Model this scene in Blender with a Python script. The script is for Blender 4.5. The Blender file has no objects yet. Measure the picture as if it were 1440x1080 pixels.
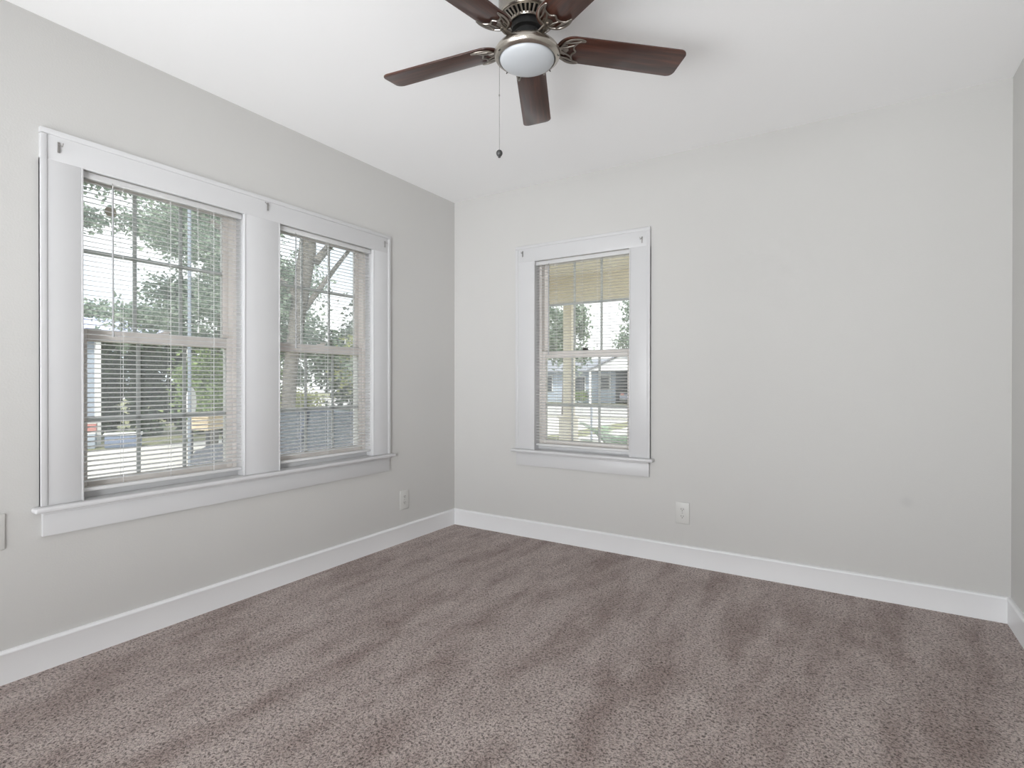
import bpy, bmesh, math, random
from mathutils import Vector, Matrix
PI = math.pi
C = bpy.context.scene.collection
SC = bpy.context.scene

# ------------------------------------------------------------------ camera
W, H = 3.163, 2.44          # room width (back wall) and ceiling height
YF = -6.60                  # wall far behind the camera; room lengthened to spread the fill light evenly
cd = bpy.data.cameras.new('camera'); cam = bpy.data.objects.new('camera', cd); C.objects.link(cam)
yaw, pit, rol, FPX = -0.564097, -0.0033149, 0.00097764, 755.263
f = Vector((math.cos(pit)*math.sin(yaw), math.cos(pit)*math.cos(yaw), math.sin(pit)))
r = Vector((math.cos(yaw), -math.sin(yaw), 0)); u = r.cross(f)
r2 = math.cos(rol)*r + math.sin(rol)*u; u2 = -math.sin(rol)*r + math.cos(rol)*u
cam.matrix_world = Matrix(((r2.x, u2.x, -f.x, 2.55829), (r2.y, u2.y, -f.y, -3.22323), (r2.z, u2.z, -f.z, 1.07793), (0, 0, 0, 1)))
cd.sensor_width = 36.0; cd.lens = 36.0*FPX/1440.0; cd.clip_start = 0.02; cd.clip_end = 400
SC.camera = cam

# ------------------------------------------------------------------ sky, sun, added fill light, exposure
SKY, SUN = 1.8, 4.4
wd = bpy.data.worlds.new('sky'); SC.world = wd; wd.use_nodes = True
nt = wd.node_tree; nt.nodes.clear()
o_ = nt.nodes.new('ShaderNodeOutputWorld'); b_ = nt.nodes.new('ShaderNodeBackground')
tc = nt.nodes.new('ShaderNodeTexCoord'); nz = nt.nodes.new('ShaderNodeTexNoise'); cr = nt.nodes.new('ShaderNodeValToRGB')
nz.inputs['Scale'].default_value = 3.0; nz.inputs['Detail'].default_value = 5
cr.color_ramp.elements[0].position = 0.40; cr.color_ramp.elements[0].color = (0.80, 0.89, 1.0, 1)
cr.color_ramp.elements[1].position = 0.58; cr.color_ramp.elements[1].color = (0.97, 0.985, 1.0, 1)
nt.links.new(tc.outputs['Generated'], nz.inputs['Vector']); nt.links.new(nz.outputs['Fac'], cr.inputs['Fac'])
nt.links.new(cr.outputs['Color'], b_.inputs['Color']); b_.inputs['Strength'].default_value = SKY
nt.links.new(b_.outputs['Background'], o_.inputs['Surface'])
sd = bpy.data.lights.new('sun', 'SUN'); sd.energy = SUN; sd.angle = math.radians(1.2); sd.color = (1.0, 0.955, 0.88)
so = bpy.data.objects.new('sun', sd); C.objects.link(so)
so.rotation_euler = Vector((-0.55, 0.62, -0.95)).to_track_quat('-Z', 'Y').to_euler()
def area(name, loc, direction, sx, sy, power, spread=180, col=(0.955, 0.98, 1.0)):
    l = bpy.data.lights.new(name, 'AREA'); l.shape = 'RECTANGLE'; l.size = sx; l.size_y = sy; l.energy = power; l.color = col; l.spread = math.radians(spread)
    o = bpy.data.objects.new(name, l); C.objects.link(o); o.location = loc
    o.rotation_euler = Vector(direction).to_track_quat('-Z', 'Y').to_euler(); return o
LIGHTS = [("long_fill", (2.70, -5.6, 1.3), (-2.85, 5.1, 0.15), 0.7, 1.4, 7.4, 42),
          ("left_fill", (0.45, -5.4, 1.3), (0.62, 1, 0.05), 0.9, 1.6, 10.5, 65),
          ("upward_fill", (1.60, -4.9, 0.25), (0, 1.2, 1), 2.8, 1.6, 80.0, 150),
          ("ceiling_fill", (1.60, -4.3, 0.35), (0, 1.35, 1), 2.6, 0.9, 9.0, 90)]
for l_ in LIGHTS: area(*l_)  # unseen area fills added behind the camera to brighten the room evenly
SC.view_settings.view_transform = 'Standard'; SC.view_settings.look = 'None'
SC.view_settings.exposure = 0.13; SC.view_settings.gamma = 1.0; SC.view_settings.use_curve_mapping = False
SC.cycles.use_denoising = True; SC.cycles.max_bounces = 10; SC.cycles.diffuse_bounces = 6; SC.cycles.glossy_bounces = 4
SC.cycles.transparent_max_bounces = 24; SC.cycles.caustics_reflective = False; SC.cycles.caustics_refractive = False
SC.cycles.sample_clamp_indirect = 6.0

# ------------------------------------------------------------------ materials
def s2l(c):
    return tuple((x/12.92 if x <= 0.04045 else ((x+0.055)/1.055)**2.4) for x in c)
def mat(name, col, rough=0.5, metal=0.0, spec=0.5, noise=None, bump=None, coat=0.0, lin=False, aniso=None):
    """noise = (scale, amount, detail) brightness variation; bump = (scale, strength, distance)"""
    m = bpy.data.materials.new(name); m.use_nodes = True; n = m.node_tree.nodes; L = m.node_tree.links
    p = n['Principled BSDF']; c = tuple(col) if lin else s2l(col)
    p.inputs['Base Color'].default_value = (*c, 1); p.inputs['Roughness'].default_value = rough
    p.inputs['Metallic'].default_value = metal; p.inputs['Specular IOR Level'].default_value = spec
    p.inputs['Coat Weight'].default_value = coat
    t = n.new('ShaderNodeTexCoord')
    if noise:
        x = n.new('ShaderNodeTexNoise'); x.inputs['Scale'].default_value = noise[0]; x.inputs['Detail'].default_value = noise[2] if len(noise) > 2 else 3
        q = n.new('ShaderNodeValToRGB'); a = noise[1]
        q.color_ramp.elements[0].position = 0.3; q.color_ramp.elements[1].position = 0.7
        q.color_ramp.elements[0].color = (*[k*(1-a) for k in c], 1); q.color_ramp.elements[1].color = (*[min(1, k*(1+a)) for k in c], 1)
        L.new(t.outputs['Object'], x.inputs['Vector']); L.new(x.outputs['Fac'], q.inputs['Fac']); L.new(q.outputs['Color'], p.inputs['Base Color'])
    if bump:
        y = n.new('ShaderNodeTexNoise'); y.inputs['Scale'].default_value = bump[0]; y.inputs['Detail'].default_value = 3
        b = n.new('ShaderNodeBump'); b.inputs['Strength'].default_value = bump[1]; b.inputs['Distance'].default_value = bump[2]
        L.new(t.outputs['Object'], y.inputs['Vector']); L.new(y.outputs['Fac'], b.inputs['Height']); L.new(b.outputs['Normal'], p.inputs['Normal'])
    return m

M = {}
M['wall'] = mat('greige_wall_paint', (0.782, 0.778, 0.769), 0.62, spec=0.3, noise=(1.3, 0.012, 4), bump=(150, 0.16, 0.003))
def smudge(m, cx, cz, rad, amt):
    n = m.node_tree.nodes; L = m.node_tree.links; p = n['Principled BSDF']; src = p.inputs['Base Color'].links[0].from_socket
    t = n.new('ShaderNodeTexCoord'); mp = n.new('ShaderNodeMapping'); mp.inputs['Location'].default_value = (-cx, 0, -cz); mp.inputs['Scale'].default_value = (1, 1, 1)
    ln = n.new('ShaderNodeVectorMath'); ln.operation = 'LENGTH'; mr = n.new('ShaderNodeMapRange'); mr.inputs['From Min'].default_value = rad*0.3; mr.inputs['From Max'].default_value = rad
    mr.inputs['To Min'].default_value = amt; mr.inputs['To Max'].default_value = 0
    mx = n.new('ShaderNodeMix'); mx.data_type = 'RGBA'; mx.inputs[7].default_value = (0.28, 0.28, 0.30, 1)
    L.new(t.outputs['Object'], mp.inputs['Vector']); L.new(mp.outputs[0], ln.inputs[0]); L.new(ln.outputs['Value'], mr.inputs['Value']); L.new(mr.outputs[0], mx.inputs[0])
    L.new(src, mx.inputs[6]); L.new(mx.outputs[2], p.inputs['Base Color'])
smudge(M['wall'], 2.785, 0.499, 0.034, 0.13)
M['ceiling'] = mat('white_ceiling_paint', (0.965, 0.965, 0.965), 0.75, spec=0.2, bump=(110, 0.10, 0.003))
M['trim'] = mat('white_semigloss_trim', (0.800, 0.800, 0.804), 0.34, spec=0.45, bump=(45, 0.05, 0.002))
M['base'] = mat('white_baseboard_paint', (0.93, 0.933, 0.938), 0.38, spec=0.45, bump=(45, 0.05, 0.002))
M['vinyl'] = mat('almond_window_frame', (0.90, 0.88, 0.86), 0.45, noise=(8, 0.03))
M['muntin'] = mat('white_muntin', (0.95, 0.95, 0.95), 0.4)
M['dark'] = mat('dark_gap_metal', (0.16, 0.15, 0.14), 0.5)
M['plate'] = mat('outlet_plastic', (0.80, 0.797, 0.785), 0.35)
M['cord'] = mat('white_cord', (0.86, 0.86, 0.86), 0.7)
M['wand'] = mat('grey_clear_wand', (0.66, 0.665, 0.67), 0.25)
M['hook'] = mat('nickel_hook', (0.62, 0.61, 0.60), 0.35, metal=0.8)
M['sticker'] = mat('beige_sticker', (0.71, 0.69, 0.63), 0.6, noise=(60, 0.1))

def blind_material():
    m = bpy.data.materials.new('white_blind_slat'); m.use_nodes = True; n = m.node_tree.nodes; L = m.node_tree.links
    p = n['Principled BSDF']; p.inputs['Base Color'].default_value = (*s2l((0.955, 0.955, 0.955)), 1); p.inputs['Roughness'].default_value = 0.42
    tr = n.new('ShaderNodeBsdfTranslucent'); tr.inputs['Color'].default_value = (0.85, 0.85, 0.845, 1)
    mx = n.new('ShaderNodeMixShader'); mx.inputs[0].default_value = 0.38
    L.new(p.outputs[0], mx.inputs[1]); L.new(tr.outputs[0], mx.inputs[2]); L.new(mx.outputs[0], n['Material Output'].inputs['Surface'])
    return m
M['slat'] = blind_material()

def glass_material():
    m = bpy.data.materials.new('window_glass'); m.use_nodes = True; n = m.node_tree.nodes; L = m.node_tree.links
    n.remove(n['Principled BSDF'])
    t = n.new('ShaderNodeBsdfTransparent'); t.inputs['Color'].default_value = (0.95, 0.965, 0.96, 1)
    g = n.new('ShaderNodeBsdfGlossy'); g.inputs['Roughness'].default_value = 0.02
    fr = n.new('ShaderNodeFresnel'); fr.inputs['IOR'].default_value = 1.45
    mx = n.new('ShaderNodeMixShader'); L.new(fr.outputs[0], mx.inputs[0]); L.new(t.outputs[0], mx.inputs[1]); L.new(g.outputs[0], mx.inputs[2])
    d = n.new('ShaderNodeBsdfTranslucent'); d.inputs['Color'].default_value = (0.9, 0.92, 0.93, 1)  # pale haze mixed into the glass to wash out the view
    m2 = n.new('ShaderNodeMixShader'); m2.inputs[0].default_value = 0.10
    L.new(mx.outputs[0], m2.inputs[1]); L.new(d.outputs[0], m2.inputs[2]); L.new(m2.outputs[0], n['Material Output'].inputs['Surface'])
    return m
M['glass'] = glass_material()

def carpet_material():
    m = bpy.data.materials.new('taupe_frieze_carpet'); m.use_nodes = True; n = m.node_tree.nodes; L = m.node_tree.links
    p = n['Principled BSDF']; p.inputs['Roughness'].default_value = 0.95; p.inputs['Specular IOR Level'].default_value = 0.08
    p.inputs['Sheen Weight'].default_value = 0.15
    t = n.new('ShaderNodeTexCoord')
    # nap shading put into the colour: long vacuum strokes laid towards the back wall
    mp = n.new('ShaderNodeMapping'); mp.inputs['Scale'].default_value = (3.8, 0.95, 1); mp.inputs['Rotation'].default_value = (0, 0, math.radians(-7))
    a = n.new('ShaderNodeTexNoise'); a.inputs['Scale'].default_value = 1.5; a.inputs['Detail'].default_value = 6; a.inputs['Roughness'].default_value = 0.60; a.inputs['Distortion'].default_value = 0.25
    ra = n.new('ShaderNodeValToRGB'); ra.color_ramp.elements[0].position = 0.39; ra.color_ramp.elements[1].position = 0.57
    ra.color_ramp.elements[0].color = (0, 0, 0, 1); ra.color_ramp.elements[1].color = (1, 1, 1, 1)
    L.new(t.outputs['Object'], mp.inputs['Vector']); L.new(mp.outputs[0], a.inputs['Vector']); L.new(a.outputs['Fac'], ra.inputs['Fac'])
    # tufts, shade in the gaps put into the colour
    v = n.new('ShaderNodeTexNoise'); v.inputs['Scale'].default_value = 125; v.inputs['Detail'].default_value = 2.5; v.inputs['Roughness'].default_value = 0.65; v.inputs['Distortion'].default_value = 0.8
    w = n.new('ShaderNodeTexVoronoi'); w.inputs['Scale'].default_value = 120; w.feature = 'F1'; w.inputs['Randomness'].default_value = 1
    L.new(t.outputs['Object'], v.inputs['Vector']); L.new(t.outputs['Object'], w.inputs['Vector'])
    rv = n.new('ShaderNodeValToRGB'); rv.color_ramp.elements[0].position = 0.36; rv.color_ramp.elements[1].position = 0.56
    rv.color_ramp.elements[0].color = (0.34, 0.32, 0.31, 1); rv.color_ramp.elements[1].color = (1.32, 1.32, 1.32, 1)
    L.new(v.outputs['Fac'], rv.inputs['Fac'])
    mixc = n.new('ShaderNodeMix'); mixc.data_type = 'RGBA'
    mixc.inputs[6].default_value = (*s2l((0.600, 0.535, 0.513)), 1); mixc.inputs[7].default_value = (*s2l((0.755, 0.705, 0.685)), 1)
    a2 = n.new('ShaderNodeTexNoise'); a2.inputs['Scale'].default_value = 5.5; a2.inputs['Detail'].default_value = 5; a2.inputs['Roughness'].default_value = 0.65
    mp2 = n.new('ShaderNodeMapping'); mp2.inputs['Scale'].default_value = (1.7, 0.8, 1); mp2.inputs['Rotation'].default_value = (0, 0, math.radians(16))
    L.new(t.outputs['Object'], mp2.inputs['Vector']); L.new(mp2.outputs[0], a2.inputs['Vector'])
    ra2 = n.new('ShaderNodeValToRGB'); ra2.color_ramp.elements[0].position = 0.36; ra2.color_ramp.elements[1].position = 0.62
    L.new(a2.outputs['Fac'], ra2.inputs['Fac'])
    mf = n.new('ShaderNodeMix'); mf.data_type = 'FLOAT'; mf.inputs[0].default_value = 0.42
    L.new(ra.outputs['Color'], mf.inputs[2]); L.new(ra2.outputs['Color'], mf.inputs[3]); L.new(mf.outputs[0], mixc.inputs[0])
    mu = n.new('ShaderNodeMix'); mu.data_type = 'RGBA'; mu.blend_type = 'MULTIPLY'; mu.inputs[0].default_value = 1
    L.new(mixc.outputs[2], mu.inputs[6]); L.new(rv.outputs['Color'], mu.inputs[7]); L.new(mu.outputs[2], p.inputs['Base Color'])
    ad = n.new('ShaderNodeMath'); ad.operation = 'SUBTRACT'; L.new(v.outputs['Fac'], ad.inputs[0])
    ml = n.new('ShaderNodeMath'); ml.operation = 'MULTIPLY'; ml.inputs[1].default_value = 0.35; L.new(w.outputs['Distance'], ml.inputs[0]); L.new(ml.outputs[0], ad.inputs[1])
    b = n.new('ShaderNodeBump'); b.inputs['Strength'].default_value = 1.0; b.inputs['Distance'].default_value = 0.012
    L.new(ad.outputs[0], b.inputs['Height']); L.new(b.outputs['Normal'], p.inputs['Normal'])
    return m
M['carpet'] = carpet_material()

def wood_material():
    m = bpy.data.materials.new('dark_walnut_blade'); m.use_nodes = True; n = m.node_tree.nodes; L = m.node_tree.links
    p = n['Principled BSDF']; p.inputs['Roughness'].default_value = 0.30; p.inputs['Specular IOR Level'].default_value = 0.35
    p.inputs['Coat Weight'].default_value = 0.5; p.inputs['Coat Roughness'].default_value = 0.10; p.inputs['Coat IOR'].default_value = 1.45
    t = n.new('ShaderNodeTexCoord'); mp = n.new('ShaderNodeMapping'); mp.inputs['Scale'].default_value = (1.6, 26, 8)
    a = n.new('ShaderNodeTexNoise'); a.inputs['Scale'].default_value = 1.6; a.inputs['Detail'].default_value = 7; a.inputs['Roughness'].default_value = 0.6; a.inputs['Distortion'].default_value = 0.4
    q = n.new('ShaderNodeValToRGB'); q.color_ramp.elements[0].position = 0.30; q.color_ramp.elements[1].position = 0.70
    q.color_ramp.elements[0].color = (*s2l((0.16, 0.095, 0.080)), 1); q.color_ramp.elements[1].color = (*s2l((0.38, 0.225, 0.170)), 1)
    e = q.color_ramp.elements.new(0.52); e.color = (*s2l((0.265, 0.155, 0.120)), 1)
    L.new(t.outputs['Object'], mp.inputs['Vector']); L.new(mp.outputs[0], a.inputs['Vector']); L.new(a.outputs['Fac'], q.inputs['Fac']); L.new(q.outputs['Color'], p.inputs['Base Color'])
    return m
M['wood'] = wood_material()
M['nickel'] = mat('brushed_nickel', (0.72, 0.695, 0.66), 0.26, metal=1.0, noise=(30, 0.05))
M['iron'] = mat('antique_pewter_bracket', (0.60, 0.575, 0.545), 0.28, metal=1.0)
M['blackhub'] = mat('black_flywheel', (0.03, 0.028, 0.028), 0.5)
M['frost'] = mat('frosted_glass_bowl', (0.74, 0.755, 0.77), 0.30, spec=0.5)
M['fob'] = mat('charcoal_pull_fob', (0.24, 0.24, 0.24), 0.5, noise=(200, 0.2))

# ------------------------------------------------------------------ mesh helpers
def new_bm(): return bmesh.new()
def add_box(bm, x0, x1, y0, y1, z0, z1, bev=0.0, seg=2):
    vs = [bm.verts.new(p) for p in ((x0,y0,z0),(x1,y0,z0),(x1,y1,z0),(x0,y1,z0),(x0,y0,z1),(x1,y0,z1),(x1,y1,z1),(x0,y1,z1))]
    fs = [bm.faces.new([vs[i] for i in q]) for q in ((3,2,1,0),(4,5,6,7),(0,1,5,4),(1,2,6,5),(2,3,7,6),(3,0,4,7))]
    if bev > 0:
        es = list({e for f_ in fs for e in f_.edges})
        bmesh.ops.bevel(bm, geom=es, offset=bev, segments=seg, profile=0.5, affect='EDGES')
def frame_at(d):
    d = d.normalized(); a = Vector((0, 0, 1)) if abs(d.z) < 0.95 else Vector((1, 0, 0))
    s = d.cross(a).normalized(); return s, s.cross(d).normalized()
def add_tube(bm, pts, rad, n=8, flat=1.0, caps=True):
    pts = [Vector(p) for p in pts]; rings = []
    for i, p in enumerate(pts):
        d = (pts[min(i+1, len(pts)-1)] - pts[max(i-1, 0)])
        s, t = frame_at(d); rr = rad[i] if isinstance(rad, (list, tuple)) else rad
        rings.append([bm.verts.new(p + s*math.cos(2*PI*k/n)*rr + t*math.sin(2*PI*k/n)*rr*flat) for k in range(n)])
    for a, b in zip(rings, rings[1:]):
        for k in range(n): bm.faces.new((a[k], a[(k+1) % n], b[(k+1) % n], b[k]))
    if caps: bm.faces.new(rings[0][::-1]); bm.faces.new(rings[-1])
def add_lathe(bm, prof, n=48, cx=0, cy=0, cz=0):
    rings = []
    for (rr, z) in prof:
        if rr < 1e-6: rings.append([bm.verts.new((cx, cy, cz+z))])
        else: rings.append([bm.verts.new((cx+rr*math.cos(2*PI*k/n), cy+rr*math.sin(2*PI*k/n), cz+z)) for k in range(n)])
    for a, b in zip(rings, rings[1:]):
        for k in range(n):
            k2 = (k+1) % n
            if len(a) == 1 and len(b) > 1: bm.faces.new((a[0], b[k2], b[k]))
            elif len(b) == 1 and len(a) > 1: bm.faces.new((a[k], a[k2], b[0]))
            elif len(a) > 1: bm.faces.new((a[k], a[k2], b[k2], b[k]))
def add_prism(bm, poly, z0, z1, tf=None):
    tf = tf or (lambda p: p)
    a = [bm.verts.new(tf(Vector((x, y, z0)))) for x, y in poly]; b = [bm.verts.new(tf(Vector((x, y, z1)))) for x, y in poly]
    bm.faces.new(a[::-1]); bm.faces.new(b); n = len(poly)
    for k in range(n): bm.faces.new((a[k], a[(k+1) % n], b[(k+1) % n], b[k]))
def obj(name, bm, m, parent=None, smooth=False, kind=None, sharp=True):
    bmesh.ops.recalc_face_normals(bm, faces=bm.faces[:])
    me = bpy.data.meshes.new(name); bm.to_mesh(me); bm.free()
    me.materials.append(m)
    if smooth:
        for p in me.polygons: p.use_smooth = True
        if sharp: me.set_sharp_from_angle(angle=math.radians(40))
    o = bpy.data.objects.new(name, me); C.objects.link(o)
    if parent is not None: o.parent = parent
    if kind: o['kind'] = kind
    return o
def tag(o, label, cat, group=None, kind=None):
    if label: o['label'] = label
    if cat: o['category'] = cat
    if group: o['group'] = group
    if kind: o['kind'] = kind
    return o
def thing(name, label, cat, loc=(0, 0, 0), rz=0.0, group=None, kind=None):
    o = bpy.data.objects.new(name, None); C.objects.link(o); o.location = loc; o.rotation_euler = (0, 0, rz)
    o.empty_display_size = 0.1
    return tag(o, label, cat, group, kind)
def copy_tree(o, parent=None):
    c = o.copy(); C.objects.link(c); c.parent = parent
    for ch in list(o.children): copy_tree(ch, c)
    return c

# ------------------------------------------------------------------ room shell
TW = 0.16
ZO0, ZO1 = 0.612, 1.915                      # window openings
ZT = 1.950
OPEN_L = [(-2.355, -1.672), (-1.500, -0.825)]
OPEN_B = [(0.700, 1.402)]
bm = new_bm(); add_box(bm, -TW, W+TW, YF-TW, TW, -0.12, 0.0)
obj('floor', bm, M['carpet'], kind='structure')
bm = new_bm(); add_box(bm, -TW, W+TW, YF-TW, TW, H, H+0.12)
obj('ceiling', bm, M['ceiling'], kind='structure')
def wall_with_openings(name, a0, a1, opens, place):
    bm = new_bm(); x = a0
    for (o0, o1) in opens:
        place(bm, x, o0, 0, H); place(bm, o0, o1, 0, ZO0); place(bm, o0, o1, ZT, H); x = o1
    place(bm, x, a1, 0, H)
    bmesh.ops.remove_doubles(bm, verts=bm.verts[:], dist=1e-5)
    # drop the inner faces shared by neighbouring blocks
    seen = {}
    for f_ in bm.faces: seen.setdefault(tuple(sorted(v.index for v in f_.verts)), []).append(f_)
    bm.verts.index_update()
    seen = {}
    for f_ in bm.faces: seen.setdefault(tuple(sorted(v.index for v in f_.verts)), []).append(f_)
    kill = [g for fs in seen.values() if len(fs) > 1 for g in fs]
    bmesh.ops.delete(bm, geom=kill, context='FACES_ONLY')
    return obj(name, bm, M['wall'], kind='structure')
wall_with_openings('wall_left', YF, 0.0, OPEN_L, lambda bm, a, b, z0, z1: add_box(bm, -TW, 0, a, b, z0, z1))
wall_with_openings('wall_back', -TW, W+TW, OPEN_B, lambda bm, a, b, z0, z1: add_box(bm, a, b, 0, TW, z0, z1))
bm = new_bm(); add_box(bm, W, W+TW, YF, 0, 0, H); obj('wall_right', bm, M['wall'], kind='structure')
bm = new_bm(); add_box(bm, -TW, W+TW, YF-TW, YF, 0, H); obj('wall_front', bm, M['wall'], kind='structure')

def baseboard(name, length, loc, rz, cut0=0.0, cut1=0.0):
    # cross-section (depth y, height z): flat board with an eased cap
    prof = [(0, 0), (-0.014, 0), (-0.014, 0.103), (-0.0165, 0.106), (-0.0165, 0.111), (-0.013, 0.116), (-0.006, 0.118), (0, 0.118)]
    bm = new_bm(); a = [bm.verts.new((cut0*abs(y), y, z)) for y, z in prof]; b = [bm.verts.new((length-cut1*abs(y), y, z)) for y, z in prof]
    bm.faces.new(a); bm.faces.new(b[::-1])
    for k in range(len(prof)-1): bm.faces.new((a[k], b[k], b[k+1], a[k+1]))
    bm.faces.new((a[-1], b[-1], b[0], a[0]))
    o = obj(name, bm, M['base'], kind='structure', smooth=True); o.location = loc; o.rotation_euler = (0, 0, rz); return o
baseboard('baseboard_back', W, (0, 0, 0), 0, 1, 1)
baseboard('baseboard_left', -YF, (0, YF, 0), PI/2, 0, 1)
baseboard('baseboard_right', -YF, (W, 0, 0), -PI/2, 1, 0)

# ------------------------------------------------------------------ window units (local: x along wall, y outward, z up)
def ring_boxes(bm, x0, x1, y0, y1, z0, z1, w, bev=0.002, wb=None, wt=None):
    wb = wb or w; wt = wt or w
    add_box(bm, x0, x0+w, y0, y1, z0, z1, bev); add_box(bm, x1-w, x1, y0, y1, z0, z1, bev)
    add_box(bm, x0+w, x1-w, y0, y1, z0, z0+wb, bev); add_box(bm, x0+w, x1-w, y0, y1, z1-wt, z1, bev)
def window_unit(name, w, loc, rz):
    t = thing(name, None, None, loc, rz, kind='structure')
    h = w/2
    bm = new_bm()       # painted jamb liner
    for s in (-1, 1): add_box(bm, min(s*h, s*(h-0.008)), max(s*h, s*(h-0.008)), -0.004, 0.075, ZO0, ZT, 0.002)
    add_box(bm, -h, h, -0.001, 0.075, ZT-0.004, ZT, 0.001); add_box(bm, -h, h, 0.046, TW, ZO0, ZO0+0.030, 0.002)
    obj('jamb_liner', bm, M['trim'], t, True)
    bm = new_bm(); ring_boxes(bm, -h+0.002, h-0.002, 0.060, 0.150, ZO0+0.012, ZT-0.004, 0.024, 0.002, 0.030, 0.012)
    obj('window_frame', bm, M['vinyl'], t, True)
    a = h-0.026
    for sash, y0, z0, z1 in (('upper_sash', 0.100, 1.246, ZT-0.026), ('lower_sash', 0.066, ZO0+0.034, 1.292)):
        bm = new_bm(); ring_boxes(bm, -a, a, y0, y0+0.026, z0, z1, 0.028, 0.003, 0.036 if sash == 'lower_sash' else 0.045, 0.048 if sash == 'lower_sash' else 0.022)
        s = obj(sash, bm, M['vinyl'], t, True)
        zb = z0+(0.036 if sash == 'lower_sash' else 0.045); zt = z1-(0.048 if sash == 'lower_sash' else 0.022)
        bm = new_bm(); add_box(bm, -a+0.024, a-0.024, y0+0.006, y0+0.009, zb-0.004, zt+0.004)
        obj('pane', bm, M['glass'], s)
        bm = new_bm(); g = a-0.028; yc = y0+0.015
        for k in (-1, 1): add_box(bm, k*g/3-0.008, k*g/3+0.008, yc, yc+0.006, zb, zt, 0.001)
        zm = 0.920 if sash == 'lower_sash' else 1.618; add_box(bm, -g, g, yc-0.0005, yc+0.0065, zm-0.009, zm+0.009, 0.001)
        obj('muntins', bm, M['slat'], s)
        if sash == 'lower_sash':
            bm = new_bm(); add_box(bm, -0.020, 0.020, y0-0.006, y0+0.020, z1, z1+0.008, 0.003); add_box(bm, -0.008, 0.022, y0-0.016, y0+0.004, z1+0.006, z1+0.014, 0.003)
            obj('sash_lock', bm, M['vinyl' if loc[0] < 0.5 else 'dark'], s, True)
            bm = new_bm()
            for k in (-1, 1): add_box(bm, k*(a-0.05)-0.028, k*(a-0.05)+0.028, y0+0.004, y0+0.022, z1-0.001, z1+0.004, 0.001)
            obj('tilt_latch', bm, M['hook'], s)
    return t
window_unit('window_1', 0.683, (0, -2.0135, 0), PI/2)
window_unit('window_2', 0.675, (0, -1.1625, 0), PI/2)
w3 = window_unit('window_3', 0.702, (1.051, 0, 0), 0)

def trim_set(name, opens, x0, x1, loc, rz):
    """casing around one or more openings; local x along wall, y outward (room side is -y)"""
    t = thing(name, None, None, loc, rz, kind='structure'); zc = 2.026; d = -0.017
    def piece(n, boxes, bev=0.003):
        bm = new_bm()
        for b in boxes: add_box(bm, *b, bev)
        return obj(n, bm, M['trim'], t, True)
    piece('side_casing', [(x0, opens[0][0]+0.006, d, 0, ZO0+0.001, ZO1-0.002), (x0, x0+0.021, d-0.004, 0, ZO0+0.001, zc-0.0215)])
    piece('side_casing', [(opens[-1][1]-0.006, x1, d, 0, ZO0+0.001, ZO1-0.002), (x1-0.021, x1, d-0.004, 0, ZO0+0.001, zc-0.0215)])
    piece('head_casing', [(x0+0.004, x1-0.004, d, 0, ZO1-0.004, zc-0.002), (x0, x1, d-0.004, 0, zc-0.021, zc)])
    for a, b in zip(opens, opens[1:]):
        piece('mullion_casing', [(a[1]-0.006, b[0]+0.006, d, 0, ZO0+0.001, ZO1-0.002)])
    s = 0.006   # slim inner stop bead
    beads = []
    for (a, b) in opens:
        beads += [(a+0.0055, a+0.0125, d-0.002, 0.0, ZO0+0.001, ZO1-0.004), (b-0.0125, b-0.0055, d-0.002, 0.0, ZO0+0.001, ZO1-0.004)]
    piece('stop_bead', beads, 0.0015)
    bm = new_bm()
    add_box(bm, x0-0.024, x1+0.024, -0.048, 0.0, ZO0-0.020, ZO0+0.001, 0.008, 4)
    for (a, b) in opens: add_box(bm, a+0.001, b-0.001, -0.004, 0.062, ZO0-0.014, ZO0+0.0005, 0.0)
    obj('stool', bm, M['trim'], t, True)
    piece('apron', [(x0+0.006, x1-0.006, -0.017, 0, 0.500, ZO0-0.020), (x0+0.006, x1-0.006, -0.025, -0.012, ZO0-0.030, ZO0-0.020)])
    return t
trim_set('trim_1', [(-0.858, -0.175), (-0.003, 0.672)], -0.979, 0.808, (0, -1.497, 0), PI/2)
trim_set('trim_2', [(-0.351, 0.351)], -0.492, 0.471, (1.051, 0, 0), 0)

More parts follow.
